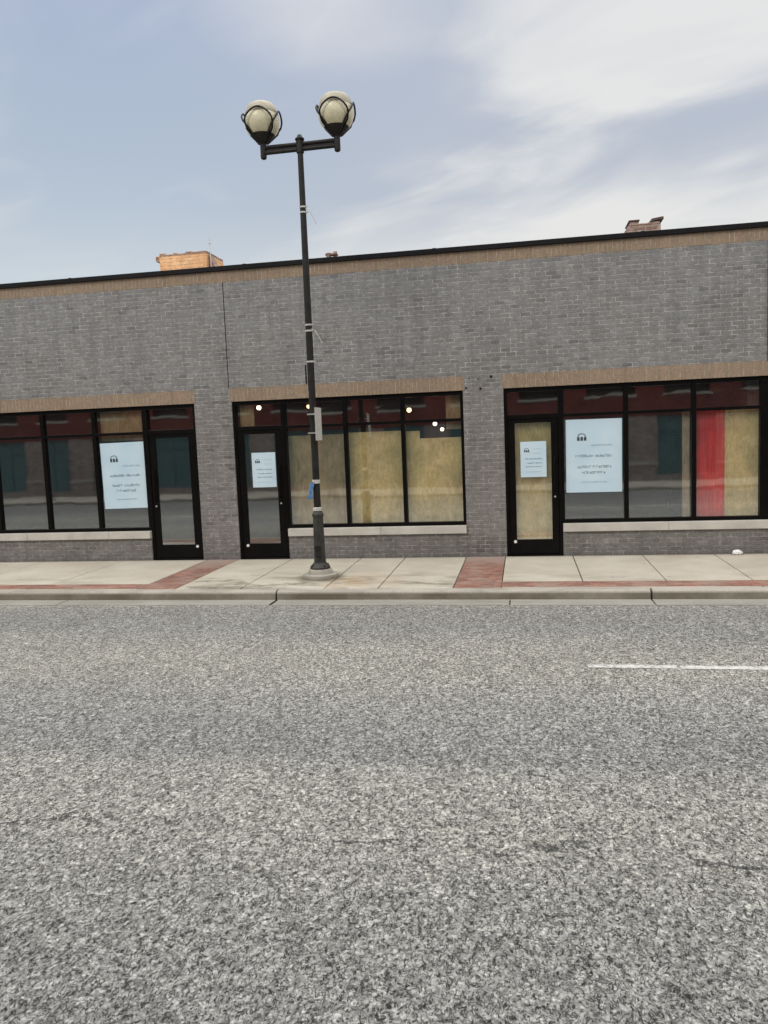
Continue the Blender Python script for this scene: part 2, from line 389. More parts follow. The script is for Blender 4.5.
# ------------------------------------------------------------------ ground, road, sidewalks
XL, XR = -60.0, 50.0
RZ = -0.12
YK, YK2 = -2.64, -13.1          # kerb faces of the two sides
OPY = -15.75                    # face of the building across the street
bm = B(); box(bm, -400, 400, -400, 400, RZ - 0.5, RZ - 0.012)
props(obj('ground', bm, M['ground']), kind='structure')
bm = B(); box(bm, XL, XR, YK2 - 0.02, YK - 0.28, RZ - 0.2, RZ)
props(obj('road', bm, M['asphalt']), kind='structure')
def strips(bm, x0, x1, y0, y1, z0, z1, cuts, gap=0.014, bev=0.006):
    xs = [x0] + sorted(c for c in cuts if x0 < c < x1) + [x1]
    for a, b in zip(xs, xs[1:]): box(bm, a + gap / 2, b - gap / 2, y0, y1, z0, z1, bev)
# gutter pan
bm = B(); strips(bm, XL, XR, YK - 0.30, YK + 0.0, RZ - 0.2, RZ + 0.008, [-57.2 + 3.0 * i for i in range(36)] + [-3.22, 1.48], 0.02, 0.005)
props(obj('gutter', bm, M['gutter']), kind='structure')
def kerb(yf, ydir, name, cuts):
    prof = [(0.0, RZ - 0.2), (-0.0, RZ + 0.02), (0.012, -0.035), (0.022, -0.016), (0.042, -0.004), (0.075, 0.002), (0.155, 0.002), (0.155, RZ - 0.2)]
    bm = B()
    xs = [XL] + sorted(cuts) + [XR]
    for a, b in zip(xs, xs[1:]):
        A = [bm.verts.new((a + 0.012, yf + ydir * y, z)) for y, z in prof]; C = [bm.verts.new((b - 0.012, yf + ydir * y, z)) for y, z in prof]
        bm.faces.new(A); bm.faces.new(list(reversed(C)))
        for i in range(len(A)):
            j = (i + 1) % len(A); bm.faces.new((A[i], C[i], C[j], A[j]))
    return props(obj(name, bm, M['curb']), kind='structure')
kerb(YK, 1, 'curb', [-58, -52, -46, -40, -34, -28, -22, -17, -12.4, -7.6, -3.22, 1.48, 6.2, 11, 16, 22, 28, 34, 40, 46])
kerb(YK2, -1, 'curb', [-57 + 5 * i for i in range(21)])
# sidewalk slabs with real open joints over a dirt bed
YB = YK + 0.155
bm = B(); box(bm, XL, XR, YB, 0.0, RZ - 0.2, -0.02)
props(obj('sidewalk_bed', bm, M['joint']), kind='structure')
bm = B()
# left stretch: slabs behind a red paver border
strips(bm, XL, -5.27, -2.09, -0.012, -0.1, 0.0, [-5.27 - 1.52 * i for i in range(1, 36)])
strips(bm, XL, -5.27, YB + 0.004, -2.44, -0.1, 0.0, [-5.27 - 3.04 * i for i in range(1, 18)])
# between the two paver strips
strips(bm, -4.72, -0.92, -1.24, -0.012, -0.1, 0.0, [-3.78, -2.62, -1.9])
strips(bm, -4.72, -0.92, YB + 0.008, -1.25, -0.1, -0.002, [-3.78, -2.62, -1.9])
# right stretch
strips(bm, -0.31, XR, -2.05, -0.012, -0.1, 0.0, [-0.31 + 1.03 * i for i in range(1, 48)])
strips(bm, -0.31, XR, YB + 0.004, -2.43, -0.1, 0.0, [-0.31 + 3.09 * i for i in range(1, 17)])
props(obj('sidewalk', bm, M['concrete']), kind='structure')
bm = B()
box(bm, XL, -5.27, -2.437, -2.093, -0.1, -0.001, 0.003)
box(bm, -5.266, -4.724, YB + 0.01, -0.012, -0.1, -0.001, 0.003)
box(bm, -0.914, -0.316, YB + 0.01, -0.012, -0.1, -0.001, 0.003)
box(bm, -0.312, XR, -2.427, -2.053, -0.1, -0.001, 0.003)
props(obj('paver_strip', bm, M['paver']), kind='structure')
bm = B(); strips(bm, XL, XR, OPY - 0.2, YK2 - 0.16, RZ - 0.2, 0.0, [XL + 1.5 * i for i in range(1, 73)])
props(obj('opposite_sidewalk', bm, M['concrete']), kind='structure')
# lane markings
def line(x0, x1, y):
    bm = B(); n = 200; w = 0.048
    top = []; bot = []
    for i in range(n + 1):
        x = x0 + (x1 - x0) * i / n
        top.append(bm.verts.new((x, y + w + random.uniform(-.007, .007), RZ + 0.004))); bot.append(bm.verts.new((x, y - w + random.uniform(-.007, .007), RZ + 0.004)))
    for i in range(n):
        if i not in (49, 50): bm.faces.new((bot[i], bot[i + 1], top[i + 1], top[i]))
    return bm
for x0 in (0.52, 12.7, -11.7, 24.9, -23.9):
    props(obj('lane_marking', line(x0, x0 + 3.05, -5.35), M['paint']), kind='structure')
for x0 in (1.17, -11.0, 13.3):
    props(obj('lane_marking', line(x0, x0 + 3.05, -8.36), M['paint']), kind='structure')

# ------------------------------------------------------------------ main building
TH = 0.30
FRY = 0.035      # front of the aluminium frames
bld = thing('commercial_building', (-5.5, 0, 0), 'long single-storey grey brick storefront building with tan brick bands and black roof edge', 'building')
# openings: (x0, x1, door_x0, door_x1, mullions)
BAYS = [(-15.10, -11.00, -15.10, -14.18, [-13.12, -12.06]),
        (-10.12, -5.337, -6.257, -5.337, [-9.13, -8.165, -7.20]),
        (-4.687, -0.904, -4.687, -3.828, [-2.808, -1.872]),
        (-0.283, 3.60, -0.283, 0.582, [1.534, 2.509])]
WX0, WX1 = -15.9, 3.62
ZL0, ZL1 = 2.612, 2.828
ZS0, ZS1 = 0.378, 0.502
bm = B()
# piers
xs = [WX0] + [v for bay in BAYS for v in bay[:2]] + [WX1]
for i in range(0, len(xs), 2): box(bm, xs[i], xs[i + 1], 0, TH, -0.05, ZL0)
# between the lintel courses (wall continues beside each band)
for i in range(0, len(xs), 2): box(bm, xs[i] + (0.02 if i else 0), xs[i + 1] - (0.02 if i + 2 < len(xs) else 0.0), 0, TH, ZL0, ZL1)
box(bm, WX0, -4.728, 0, TH, ZL1, 4.522); box(bm, -4.712, WX1, 0, TH, ZL1, 4.522)
# backing behind the tan courses and parapet
box(bm, WX0, WX1, 0.05, TH, 4.522, 4.70)
for x0, x1, *_ in BAYS: box(bm, x0 - 0.02, x1 + 0.02, 0.05, TH, ZL0 + 0.012, ZL1)
# knee walls
for x0, x1, d0, d1, mu in BAYS:
    if d0 == x0: box(bm, d1, x1, 0, TH, -0.05, ZS0)
    else: box(bm, x0, d0, 0, TH, -0.05, ZS0)
# side, rear
box(bm, WX0, WX0 + TH, TH, 14, -0.05, 4.70); box(bm, WX1 - TH, WX1, TH, 14, -0.05, 4.70); box(bm, WX0, WX1, 14, 14.3, -0.05, 4.70)
obj('wall', bm, M['brick'], bld)
bm = B(); box(bm, -4.728, -4.712, 0.018, 0.06, ZL1, 4.522); obj('control_joint', bm, M['hole'], bld)
bm = B(); box(bm, WX0, WX1, -0.004, 0.05, 4.522, 4.70); obj('parapet_band', bm, M['band'], bld)
bm = B(); box(bm, WX0 - 0.02, WX1 + 0.01, -0.045, TH + 0.02, 4.70, 4.775, 0.006)
x = WX0 + 2.4
while x < WX1: box(bm, x, x + 0.05, -0.049, TH + 0.024, 4.702, 4.779); x += 3.05
obj('coping', bm, M['coping'], bld)
bm = B(); box(bm, WX0 + TH, WX1 - TH, TH, 14, 4.30, 4.42); roof = obj('roof', bm, M['roof'], bld)
for x0, x1, *_ in BAYS:
    bm = B(); box(bm, x0 - 0.02, x1 + 0.02 if x1 < 3 else 3.535, -0.003, 0.05, ZL0, ZL1 - 0.002); box(bm, x0, x1, 0.05, TH, ZL0, ZL0 + 0.012)
    obj('lintel', bm, M['lintel'], bld)
    d0, d1 = _[0], _[1]
    a, b = (d1, x1) if d0 == x0 else (x0, d0)
    if x1 > 3: b = WX1
    bm = B(); c = a
    L = 1.55
    while c < b - 0.05:
        e = min(c + L, b)
        if b - e < 0.4: e = b
        box(bm, c + 0.002, e - 0.002, -0.045, 0.10, ZS0, ZS1, 0.006); c = e
    obj('sill', bm, M['sill'], bld)
bm = B(); box(bm, 3.500, WX1 + 0.004, -0.022, 0.0, ZL1 + 0.003, 4.52); box(bm, 3.537, WX1 + 0.004, -0.022, 0.05, ZL0 + .003, ZL1 - .001); obj('end_pilaster', bm, M['darkbrick'], bld)
# anchor holes left by an old sign on the pier
for hx, hz, hr in ((-0.464, 2.80, .022), (-0.63, 2.625, .022), (-0.853, 2.645, .016), (-0.80, 2.79, .010), (-0.66, 2.77, .010)):
    bm = B(); n = 10
    bm.faces.new([bm.verts.new((hx + hr * random.uniform(.8, 1.2) * math.cos(2 * PI * i / n), -0.006, hz + hr * random.uniform(.8, 1.2) * math.sin(2 * PI * i / n))) for i in range(n)])
    obj('anchor_hole', bm, M['hole'], bld)
# interior shell
bm = B(); box(bm, WX0 + TH, WX1 - TH, TH, 14, -0.06, 0.005); obj('floor', bm, M['dark'], bld)
bm = B(); box(bm, WX0 + TH, WX1 - TH, 7.0, 7.15, 0.01, 3.3); box(bm, WX0 + TH, WX1 - TH, TH, 14, 3.3, 3.4)
for xx in (-10.55, -5.0, -0.6): box(bm, xx - 0.08, xx + 0.08, TH, 7.0, 0.01, 3.3)
obj('interior_wall', bm, M['dark'], bld)
bm = B()
for i, (x0, x1) in enumerate(((-10.4, -5.15), (-4.85, -0.75), (-0.45, 3.2))): box(bm, x0, x1, 2.6, 2.7, 2.2, 3.29)
obj('bulkhead', bm, M['interior'], bld)

ZT0, ZT1 = 2.125, 2.20        # transom bar
ZF0, ZF1 = 0.504, 0.560
MW = 0.033
def window(a, b, mu, left_open, right_open):
    """frame, mullions and panes of one storefront window between a and b"""
    bm = B(); y0, y1 = FRY, FRY + 0.10
    box(bm, a, b, y0, y1, ZL0 - 0.065, ZL0 - 0.002, 0.003)
    box(bm, a, b, y0, y1, ZF0, ZF1, 0.003)
    cols = [a] + mu + [b]
    ends = []
    for i, c in enumerate(cols):
        if i == 0: c0, c1 = a, a + (0.05 if not left_open else 0.035)
        elif i == len(cols) - 1: c0, c1 = b - (0.05 if b < 3 else 0.17), b
        else: c0, c1 = c - MW, c + MW
        box(bm, c0, c1, y0 + 0.002, y1 - 0.002, ZF1, ZL0 - 0.065, 0.003); ends.append((c0, c1))
    for p, q in zip(ends, ends[1:]): box(bm, p[1], q[0], y0 + 0.006, y1 - 0.006, ZT0 + 0.015, ZT1 - 0.012, 0.002)
    w = obj('window', bm, M['black'], bld)
    for p, q in zip(ends, ends[1:]):
        for z0, z1 in ((ZF1, ZT0 + 0.015), (ZT1 - 0.012, ZL0 - 0.065)):
            bm = B(); k = random.uniform(-0.003, 0.003)
            v = [bm.verts.new(c) for c in ((p[1], 0.085 + k, z0), (q[0], 0.085 - k, z0), (q[0], 0.085 - k + random.uniform(-.002, .002), z1), (p[1], 0.085 + k, z1))]
            bm.faces.new(v)
            obj('pane', bm, M['glass'], w)
    return w
def door(a, b, hinge_left, lock_left):
    bm = B(); y0, y1 = FRY - 0.008, FRY + 0.10
    box(bm, a, a + 0.05, y0, y1, 0.0, ZL0 - 0.002, 0.003); box(bm, b - 0.05, b, y0, y1, 0.0, ZL0 - 0.002, 0.003)
    box(bm, a + 0.05, b - 0.05, y0, y1, ZL0 - 0.065, ZL0 - 0.002, 0.003); box(bm, a + 0.05, b - 0.05, y0 + 0.002, y1, ZT0 + 0.005, ZT1, 0.003)
    box(bm, a + 0.05, b - 0.05, y0 - 0.02, y1, -0.01, 0.022, 0.003)
    fr = obj('door_frame', bm, M['black'], bld)
    bm = B(); v = [bm.verts.new(c) for c in ((a + 0.05, 0.085, ZT1), (b - 0.05, 0.085, ZT1), (b - 0.05, 0.085, ZL0 - 0.065), (a + 0.05, 0.085, ZL0 - 0.065))]; bm.faces.new(v)
    obj('transom_pane', bm, M['glass'], fr)
    bm = B(); l0, l1 = a + 0.055, b - 0.055; s = 0.105; y0 += 0.012
    box(bm, l0, l0 + s, y0, y0 + 0.045, 0.03, ZT0, 0.003); box(bm, l1 - s, l1, y0, y0 + 0.045, 0.03, ZT0, 0.003)
    box(bm, l0 + s, l1 - s, y0, y0 + 0.045, 0.03, 0.255, 0.003); box(bm, l0 + s, l1 - s, y0, y0 + 0.045, 2.07, ZT0, 0.003)
    d = obj('door', bm, M['black'], bld)
    bm = B(); v = [bm.verts.new(c) for c in ((l0 + s, y0 + 0.022, 0.255), (l1 - s, y0 + 0.022, 0.255), (l1 - s, y0 + 0.022, 2.07), (l0 + s, y0 + 0.022, 2.07))]; bm.faces.new(v)
    obj('pane', bm, M['glass'], d)
    # pull handle outside, on the lock side
    hx = l0 + s * 0.55 if not hinge_left else l1 - s * 0.55
    bm = B(); tube(bm, [(hx, y0 - 0.004, 1.02), (hx, y0 - 0.05, 1.04), (hx, y0 - 0.055, 1.06), (hx, y0 - 0.055, 1.50), (hx, y0 - 0.05, 1.52), (hx, y0 - 0.004, 1.54)], 0.012, 8)
    obj('handle', bm, M['black'], d, True)
    # key cylinder
    bm = B(); lx = hx
    def disc(cx, cz, r, yy, th):
        n = 14; A = [bm.verts.new((cx + r * math.cos(2 * PI * i / n), yy, cz + r * math.sin(2 * PI * i / n))) for i in range(n)]; C = [bm.verts.new((v.co.x, yy - th, v.co.z)) for v in A]
        bm.faces.new(A); bm.faces.new(list(reversed(C)))
        for i in range(n): bm.faces.new((A[i], A[(i + 1) % n], C[(i + 1) % n], C[i]))
    disc(lx, 0.92, 0.015, y0 - 0.001, 0.008)
    obj('lock', bm, M['silver'], d)
    # low lock with bright cover
    bm = B(); lx = l0 + s * 0.75 if lock_left else l1 - s * 0.55
    disc(lx, 0.225, 0.024, y0 - 0.001, 0.012)
    obj('floor_lock', bm, M['white'], d)
    return d
for i, (x0, x1, d0, d1, mu) in enumerate(BAYS):
    if d0 == x0: window(d1, x1, mu, True, False)
    else: window(x0, d0, mu, False, True)
    door(d0, d1, hinge_left=(i != 1), lock_left=(i != 1))
# roof pieces (sub-parts of the roof)
def chimney_orange():
    bm = B(); y0, y1 = 3.0, 3.9; x0, x1 = -7.19, -6.18
    box(bm, x0, x1, y0, y1, 4.42, 5.74, mi=0)
    x = x0
    while x < x1 - 0.02:
        w = min(random.uniform(0.09, 0.17), x1 - x); box(bm, x + 0.003, x + w - 0.003, y0 - 0.005, y1 + 0.005, 5.742, 5.742 + random.uniform(0.035, 0.075), 0.004, mi=1); x += w
    box(bm, x0 - 0.08, x0 - 0.004, y0 - 0.01, y0 + 0.25, 5.65, 5.76, 0.008, mi=1)
    # rubble shoulder on the right
    prism(bm, [(x1 + 0.002, 4.42), (x1 + 0.30, 4.42), (x1 + 0.17, 5.42), (x1 + 0.002, 5.74)], y0 + 0.1, y0 + 0.35, 1)
    c = obj('chimney', bm, [M['orangebrick'], M['oldbrick']], roof); c['label'] = 'broad orange brick chimney stack'
bm = None
chimney_orange()
bm = B(); tube(bm, [(-6.11, 3.05, 5.30), (-6.115, 3.05, 5.85), (-6.12, 3.05, 6.06)], [0.012, 0.010, 0.007], 6); box(bm, -6.15, -6.08, 3.02, 3.045, 5.93, 5.945); obj('antenna', bm, M['silver'], roof)
bm = B(); x0, x1 = 1.96, 2.54
box(bm, x0, x1, 3.0, 3.5, 4.42, 5.58, mi=0)
for a, b, h in ((x0 + .04, x0 + .20, .075), (x0 + .205, x0 + .36, .03), (x0 + .365, x1 - .02, .045)): box(bm, a, b, 2.99, 3.5, 5.582, 5.582 + h, 0.01, mi=0)
box(bm, x0 + 0.02, x0 + 0.21, 2.97, 3.52, 5.657, 5.675, mi=1)
prism(bm, [(x0 + .38, 5.625), (x1 + .05, 5.66), (x1 + .04, 5.70), (x0 + .42, 5.675)], 2.97, 3.5, 1)
c = obj('chimney', bm, [M['oldbrick'], M['darkpipe']], roof); c['label'] = 'small crumbling brick chimney with broken cap'
bm = B(); lathe(bm, [(0.05, 4.42), (0.05, 5.54)], -3.66, 3.0, 12); lathe(bm, [(0.04, 4.42), (0.04, 5.57)], -3.54, 3.05, 12); box(bm, -3.72, -3.49, 2.95, 3.1, 5.50, 5.525); obj('vent_pipe', bm, M['oldbrick'], roof)

# ------------------------------------------------------------------ boards behind the glass
GY = 0.155
def board(name, x0, x1, z0, z1, mat, label, cat, group=None, th=0.018, notch=None, y=GY, gap=0):
    bm = B()
    if notch:
        nx, nz = notch; prism(bm, [(x0, z0), (x1, z0), (x1, nz), (nx, nz), (nx, z1), (x0, z1)], y, y + th)
    else: box(bm, x0, x1, y, y + th, z0, z1)
    o = obj(name, bm, mat, loc=((x0 + x1) / 2, y, z0)); props(o, label, cat, group)
    return o
G = 'boards leaning inside the storefront glass'
board('particle_board', -3.80, -2.845, 0.51, 2.015, M['plydark'], 'brown board behind the middle storefront pane just right of its door, behind the street lamp', 'board', G)
board('particle_board', -2.835, -1.885, 0.51, 2.030, M['ply'], 'tan particle board behind the centre pane of the middle storefront', 'board', G, y=GY + 0.004)
board('particle_board', -1.875, -0.945, 0.51, 2.015, M['ply'], 'tan board with a notched top edge at the right end of the middle storefront', 'board', G, notch=(-1.62, 1.893))
board('particle_board', -0.13, 0.45, 0.24, 2.10, M['ply'], 'narrow tan board covering the glass of the right-hand door', 'board', G, y=GY - 0.02)
board('particle_board', 2.965, 3.44, 0.51, 2.19, M['ply'], 'tan board at the far right end of the right storefront beside the red board', 'board', G)
board('wood_scrap', -1.19, -0.955, 2.02, 2.58, M['plydark'], 'small brown board high in the top right corner of the middle storefront', 'board', G)
board('wood_scrap', -4.61, -4.37, 2.18, 2.58, M['plydark'], 'small brown board above the middle door at its left corner', 'board', G)
board('wood_scrap', -7.13, -6.30, 2.05, 2.58, M['plydark'], 'brown board above the blue-white poster beside the left door', 'board', G)
board('red_board', 2.545, 2.96, 0.51, 2.19, M['redboard'], 'red painted board with streaks standing inside the right storefront', 'board', y=GY - 0.006)
board('wood_stud', 2.365, 2.465, 0.51, 2.19, M['stud'], 'pale wooden stud behind the glass left of the red board', 'wood stud', th=0.04, y=GY)
# horizontal seam rails on the boards
# pendant bulbs
def pendant(x, y, z, r, mat, label):
    t = thing('pendant_light', (x, y, z), label, 'light', 'lit bulbs hanging inside the middle storefront')
    bm = B(); tube(bm, [(x, y, z + r + 0.05), (x, y, 3.29)], 0.004, 6); obj('cord', bm, M['black'], t)
    bm = B(); lathe(bm, [(0.012, z + r + 0.06), (0.02, z + r + 0.045), (0.022, z + r * 0.75)], x, y, 12); obj('socket', bm, M['black'], t, True)
    bm = B(); lathe(bm, [(r * math.sin(PI * i / 10) + 0.0005, z - r * math.cos(PI * i / 10)) for i in range(11)], x, y, 16); obj('bulb', bm, mat, t, True)
pendant(-4.74, 1.5, 2.555, 0.042, M['bulb'], 'lit white bulb above the middle door')
pendant(-3.80, 1.5, 2.535, 0.036, M['bulbwarm'], 'warm bulb seen just left of the lamp post above the brown board')
pendant(-1.97, 1.5, 2.39, 0.043, M['bulbwarm'], 'yellow bulb above the centre of the middle storefront, largest of the right-hand three')
pendant(-1.52, 1.5, 2.13, 0.036, M['bulb'], 'lit bulb above the notched board, left of the last bulb')
pendant(-1.40, 1.55, 2.03, 0.033, M['bulb'], 'lowest and rightmost bulb above the notched board')

# ------------------------------------------------------------------ posters
def marks(bm, x0, x1, z, h, y, dens=1.0, gaps=()):
    """a run of small upright and flat strokes the size of printed letters"""
    x = x0
    while x < x1:
        f = (x - x0) / (x1 - x0)
        if any(g0 <= f <= g1 for g0, g1 in gaps): x += h * 0.4; continue
        w = h * random.uniform(0.55, 0.8) / dens; st = h * 0.16
        k = random.random(); hh = h * random.choice([1, 1, 1, 0.72, 0.72])
        def q(a, b, c, d):
            if b > x1: b = x1
            if b <= a: return
            bm.faces.new([bm.verts.new(p) for p in ((a, y, c), (b, y, c), (b, y, d), (a, y, d))])
        q(x, x + st, z, z + hh)
        if k < 0.7: q(x + st + .0004, x + w, z + hh - st, z + hh)
        if k > 0.3: q(x + st + .0004, x + w, z, z + st)
        if 0.2 < k < 0.9: q(x + w - st, x + w, z + st + .0004, z + hh - st - .0004)
        if k > 0.5: q(x + st + .0004, x + w - st - .0004, z + hh * .45, z + hh * .45 + st)
        x += w + h * 0.2
def poster(x0, x1, z0, z1, label, y, tilt=0.0, small=False):
    t = thing('poster', ((x0 + x1) / 2, y, z0), label, 'poster', 'blue-white notices on the storefront glass')
    W, H = x1 - x0, z1 - z0
    bm = B(); box(bm, x0, x1, y, y + 0.004, z0, z1); obj('sheet', bm, M['poster'], t)
    ys = y - 0.0025
    X = lambda f: x0 + f * W
    Z = lambda f: z1 - f * H
    # logo: an arch over three dark blocks
    bm = B(); cx, cz = X(0.285), Z(0.245); rw = 0.085 * W
    if small: cx, rw = X(0.24), 0.10 * W
    n = 12
    def arc(ra, rb, ccx, ccz, a0, a1, sy=1.0):
        for i in range(n):
            t0, t1 = a0 + (a1 - a0) * i / n, a0 + (a1 - a0) * (i + 1) / n
            bm.faces.new([bm.verts.new((ccx + r * math.cos(t), ys, ccz + sy * r * math.sin(t))) for r, t in ((ra, t0), (rb, t0), (rb, t1), (ra, t1))])
    arc(rw * 0.72, rw * 0.9, cx, cz + rw * 0.1, 0.1, PI - 0.1, 0.85)
    for k in (-0.72, 0.0, 0.72):
        a = cx + k * rw
        bm.faces.new([bm.verts.new(p) for p in ((a - rw * .27, ys, cz - rw * .72), (a + rw * .27, ys, cz - rw * .72), (a + rw * .27, ys, cz + rw * .0), (a, ys, cz + rw * .18), (a - rw * .27, ys, cz))])
    obj('logo', bm, M['inkdark'], t)
    bm = B()
    if not small:
        marks(bm, X(.45), X(.83), Z(.365), .022 * H, ys); o1 = obj('lettering', bm, M['inkpale'], t)
        bm = B(); marks(bm, X(.17), X(.82), Z(.515), .034 * H, ys, gaps=((.47, .53),)); obj('lettering', bm, M['ink'], t)
        bm = B(); marks(bm, X(.21), X(.81), Z(.665), .034 * H, ys, gaps=((.38, .44), (.47, .53))); obj('lettering', bm, M['ink'], t)
        bm = B(); marks(bm, X(.29), X(.71), Z(.745), .034 * H, ys, gaps=((.22, .29),)); obj('lettering', bm, M['ink'], t)
        bm = B(); marks(bm, X(.27), X(.73), Z(.868), .018 * H, ys); obj('lettering', bm, M['inkpale'], t)
    else:
        bm.free()
        for x0_, x1_, z_, h_, m_, g_ in ((.50, .86, .22, .018, 'inkpale', ()), (.50, .80, .34, .018, 'inkpale', ()), (.22, .80, .86, .018, 'inkpale', ()), (.18, .84, .50, .034, 'ink', ((.45, .5),)), (.25, .84, .62, .034, 'ink', ((.5, .56),)), (.20, .84, .72, .03, 'ink', ())):
            bm = B(); marks(bm, X(x0_), X(x1_), Z(z_), h_ * H, ys, gaps=g_); obj('lettering', bm, M[m_], t)
    t.rotation_euler = (0, tilt, 0)
    return t
poster(-7.115, -6.272, 0.895, 2.02, 'large blue-white poster in the window beside the left door', 0.074, R(-0.6))
poster(-4.415, -4.008, 1.19, 1.762, 'small notice on the dark glass of the middle door', 0.058, small=True)
poster(0.642, 1.474, 0.97, 2.088, 'large blue-white poster in the window beside the boarded right door', 0.074, R(0.3))
poster(-0.045, 0.349, 1.23, 1.781, 'small notice on the board-covered glass of the right door', 0.058, small=True)

# ------------------------------------------------------------------ street lamp
LX, LY = -2.872, -1.65
def lamp(X, Y, label):
    t = thing('street_lamp', (X, Y, 0), label, 'street lamp', 'twin-globe street lamps')
    bm = B(); lathe(bm, [(0.245, -0.003), (0.25, 0.02), (0.245, 0.05), (0.225, 0.058), (0.175, 0.062), (0.165, 0.11), (0.15, 0.125), (0.10, 0.13)], X, Y, 28); obj('footing', bm, M['curb'], t, True)
    bm = B(); prof = [(0.145, 0.131), (0.148, 0.15), (0.125, 0.175), (0.088, 0.215), (0.082, 0.30), (0.074, 0.86), (0.084, 0.875), (0.084, 0.905), (0.066, 0.925), (0.055, 0.95)]
    lathe(bm, prof, X, Y, 12)
    for k in range(4):
        a = PI / 4 + k * PI / 2; lathe(bm, [(0.014, 0.150), (0.014, 0.185)], X + 0.128 * math.cos(a), Y + 0.128 * math.sin(a), 6)
    obj('base', bm, M['polebase'], t)
    bm = B(); box(bm, X - 0.045, X + 0.045, Y - 0.090, Y - 0.074, 0.30, 0.46, 0.004); obj('access_cover', bm, M['pole'], t)
    bm = B(); lathe(bm, [(0.064, 0.951), (0.064, 0.99), (0.05, 1.0)], X, Y, 20); obj('collar', bm, M['tape'], t, True)
    bm = B(); lathe(bm, [(0.050, 0.96), (0.048, 2.9), (0.045, 4.2), (0.038, 5.8), (0.036, 5.96)], X, Y, 20); obj('pole', bm, M['pole'], t, True)
    bm = B(); lathe(bm, [(0.046, 5.96), (0.062, 5.965), (0.062, 5.985), (0.04, 6.0), (0.028, 6.03), (0.01, 6.04)], X, Y, 20); obj('finial', bm, M['pole'], t, True)
    bm = B()
    for z in (5.845, 5.915): tube(bm, [(X - 0.50, Y, z), (X + 0.50, Y, z)], 0.027, 10)
    box(bm, X - 0.48, X + 0.48, Y - 0.006, Y + 0.006, 5.85, 5.91)
    lathe(bm, [(0.052, 5.80), (0.052, 5.955)], X, Y, 16)
    obj('arm', bm, M['pole'], t, True)
    for sgn in (-1, 1):
        gx = X + sgn * 0.515; gz = 6.245; r = 0.238
        bm = B(); lathe(bm, [(0.012, 5.76), (0.038, 5.775), (0.042, 5.80), (0.042, 5.955), (0.052, 5.965), (0.07, 5.985), (0.125, 6.03), (0.165, 6.075), (0.16, 6.085), (0.05, 6.085)], gx, Y, 24)
        g = obj('lantern', bm, M['pole'], t, True)
        bm = B(); lathe(bm, [(max(r * math.sin(a), 0.001) , gz - r * math.cos(a)) for a in [PI * (0.25 + 0.40 * i / 14) for i in range(15)]], gx, Y, 32); obj('globe', bm, M['globe'], g, True)
        bm = B(); lathe(bm, [(0.222, gz + 0.085), (0.224, gz + 0.10), (0.215, gz + 0.14), (0.198, gz + 0.19), (0.165, gz + 0.225), (0.11, gz + 0.25), (0.05, gz + 0.262), (0.002, gz + 0.265)], gx, Y, 32); obj('globe_cap', bm, M['globetop'], g, True)
        # basket: four arched hoops springing from the cup, widest at the globe's middle
        bm = B()
        def prad(z):
            P_ = [(5.97, 0.055), (6.03, 0.13), (6.12, 0.225), (6.22, 0.284), (6.27, 0.287), (6.33, 0.262), (6.39, 0.228)]
            for (z0_, r0_), (z1_, r1_) in zip(P_, P_[1:]):
                if z <= z1_: return r0_ + (r1_ - r0_) * max(0, (z - z0_)) / (z1_ - z0_)
            return P_[-1][1]
        for k in range(4):
            a0 = 2 * PI * k / 4 + 0.08 - PI / 2
            pts = []; rad = []
            for i in range(25):
                u = i / 24; ang = a0 + (u - 0.5) * 1.9
                z = 5.985 + 0.38 * math.sin(PI * u) ** 0.5; q = prad(z)
                pts.append((gx + q * math.cos(ang), Y + q * math.sin(ang), z)); rad.append(0.0125 if z > 6.1 else 0.017)
            tube(bm, pts, rad, 6)
        obj('cage', bm, M['pole'], g, True)
    # straps and leftover ties
    for z, rad in ((5.09, .042), (5.02, .042), (3.52, .047), (3.44, .047), (3.02, .049)):
        bm = B(); lathe(bm, [(rad, z - .012), (rad + .006, z - .010), (rad + .006, z + .010), (rad, z + .012)], X, Y, 16)
        tube(bm, [(X + rad, Y - 0.005, z), (X + rad + 0.03, Y - 0.012, z + 0.004)], 0.008, 6)
        obj('strap', bm, M['tape'], t, True)
    for z, L in ((5.06, 0.22), (3.46, 0.20)):
        bm = B(); tube(bm, [(X + .04, Y - .03, z), (X + .09, Y - .03, z - .02), (X + .14, Y - .03, z - L * .5), (X + .19, Y - .035, z - L)], 0.005, 5); obj('loose_tie', bm, M['tape'], t)
    bm = B(); tube(bm, [(X - .068, Y - .02, 2.98), (X - .066, Y - .02, 2.72)], 0.012, 6); obj('bracket', bm, M['pole'], t)
    return t
lamp(LX, LY, 'tall black twin-globe street lamp standing on the sidewalk before the middle storefront')
# parking sign, nearly edge-on, bolted right of the pole
t = thing('parking_sign', (LX + 0.085, LY, 1.94), 'narrow white parking sign seen almost edge-on, strapped to the lamp post', 'sign')
bm = B(); box(bm, -0.0015, 0.0015, -0.15, 0.15, 0, 0.45, 0); 
bmesh.ops.rotate(bm, verts=bm.verts, cent=(0, 0, 0), matrix=Matrix.Rotation(R(-2), 3, 'Z')); bmesh.ops.translate(bm, verts=bm.verts, vec=(LX + 0.10, LY - 0.11, 1.935)); obj('sign_plate', bm, M['tape'], t)
for z in (2.03, 2.29):
    bm = B(); box(bm, LX - 0.066, LX + 0.097, LY - 0.07, LY - 0.045, z, z + 0.02); obj('bracket', bm, M['silver'], t)
